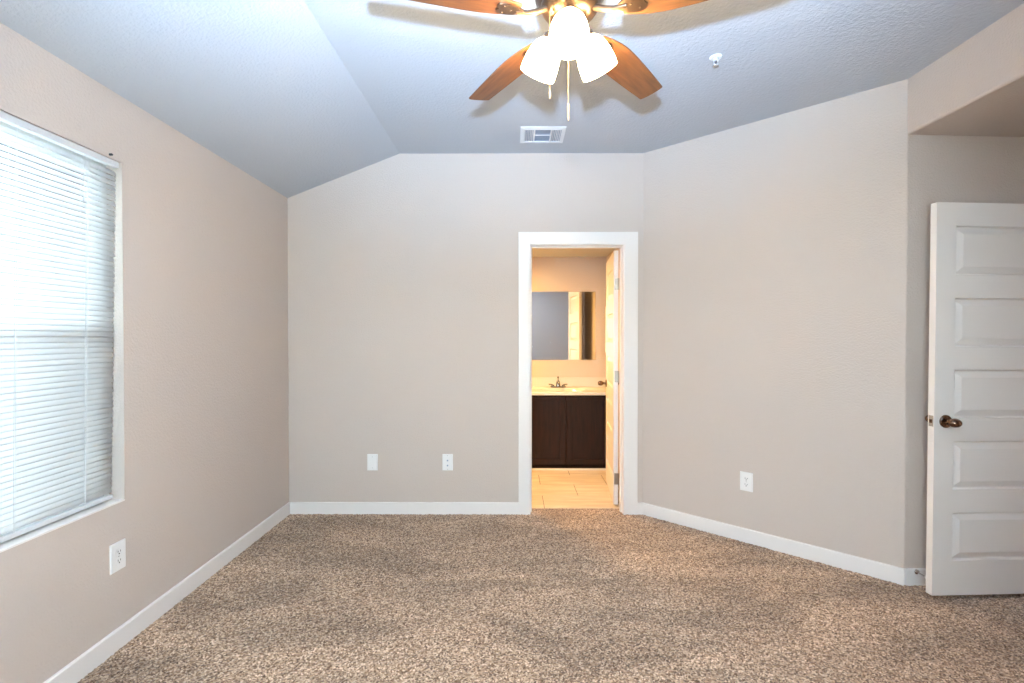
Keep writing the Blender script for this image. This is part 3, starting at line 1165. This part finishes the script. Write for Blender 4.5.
b.faces.new(prev)
for v in b.verts:
    v.co -= tl_
obj('countertop', b, M['counter'], top, smooth=True)
b = NB()
box(b, X0, X1, BY - 0.020, BY - 0.0005, ZT - 0.002, 0.892, 0.004)
for v in b.verts:
    v.co -= tl_
obj('backsplash', b, M['counter'], top)

fau = empty('faucet', (0.487, 5.305, ZT + 0.0005), label='chrome centerset faucet on the vanity top under the mirror', category='faucet')
fau.scale = (1.12, 1.0, 1.15)
b = NB()
pts = [(0.052 * (1 if math.cos(a) > 0 else -1) + 0.026 * math.cos(a), 0.026 * math.sin(a)) for a in [2 * PI * (k + 0.5) / 36 for k in range(36)]]
prism(b, pts, 0.0, 0.012)
obj('base', b, M['faucet'], fau, bevel=0.004, smooth=True)
b = NB()
lathe(b, [(0, 0.010), (0.022, 0.010), (0.020, 0.035), (0.015, 0.058), (0.010, 0.066), (0, 0.068)], 24)
tube(b, [(0, 0.0, 0.045), (0, -0.03, 0.062), (0, -0.075, 0.060), (0, -0.105, 0.046)], [0.013, 0.012, 0.010, 0.009], 14)
obj('spout', b, M['faucet'], fau, smooth=True)
b = NB()
lathe(b, [(0, 0.064), (0.005, 0.064), (0.004, 0.085), (0.009, 0.092), (0.009, 0.100), (0.004, 0.106), (0, 0.107)], 16)
obj('lift_knob', b, M['faucet'], fau, smooth=True)
for s in (-1, 1):
    b = NB()
    lathe(b, [(0, 0.010), (0.017, 0.010), (0.014, 0.022), (0.012, 0.026), (0, 0.027)], 20, Matrix.Translation((s * 0.052, 0, 0)))
    tube(b, [(s * 0.050, 0, 0.023), (s * 0.075, -0.006, 0.030), (s * 0.092, -0.010, 0.030)], [0.006, 0.005, 0.0055], 10)
    obj('handle', b, M['faucet'], fau, smooth=True)

b = NB()
box(b, -0.30, 0.918, BY - 0.007, BY - 0.001, 1.087, 1.857, 0.002)
obj('wall_mirror', b, M['mirror'], None, label='frameless rectangular mirror on the bathroom wall above the vanity', category='mirror')

# shallow cabinet on the side wall, seen edge on beside the mirror
mc = empty('wall_cabinet', (BXR, 5.20, 1.43), label='shallow tan edged cabinet on the bathroom side wall beside the mirror', category='wall cabinet')
b = NB()
box(b, -0.012, 0.001, -0.17, 0.17, -0.262, 0.262, 0.002)
obj('body', b, M['fob'], mc)
b = NB()
box(b, -0.018, -0.012, -0.165, 0.165, -0.256, 0.256, 0.002)
obj('door', b, M['trim'], mc)

# flush ceiling light, left of the doorway's view
fl = empty('flush_ceiling_light', (-0.35, 4.62, BZ), label='round flush light on the bathroom ceiling left of the doorway', category='ceiling light')
b = NB()
lathe(b, [(0, 0.001), (0.165, 0.001), (0.165, -0.030), (0.158, -0.034), (0.150, -0.034), (0.150, -0.012), (0, -0.012)], 40)
obj('pan', b, M['nickel'], fl, smooth=True)
b = NB()
lathe(b, [(0.148, -0.018), (0.146, -0.034), (0.120, -0.046), (0.07, -0.054), (0, -0.057)], 40, caps=False)
obj('diffuser', b, M['shade'], fl, smooth=True)
lamp('bath_bulb', 'AREA', (-0.35, 4.62, BZ - 0.062), BATH_POWER, BATH_COLOR, 0.28, shape='DISK')
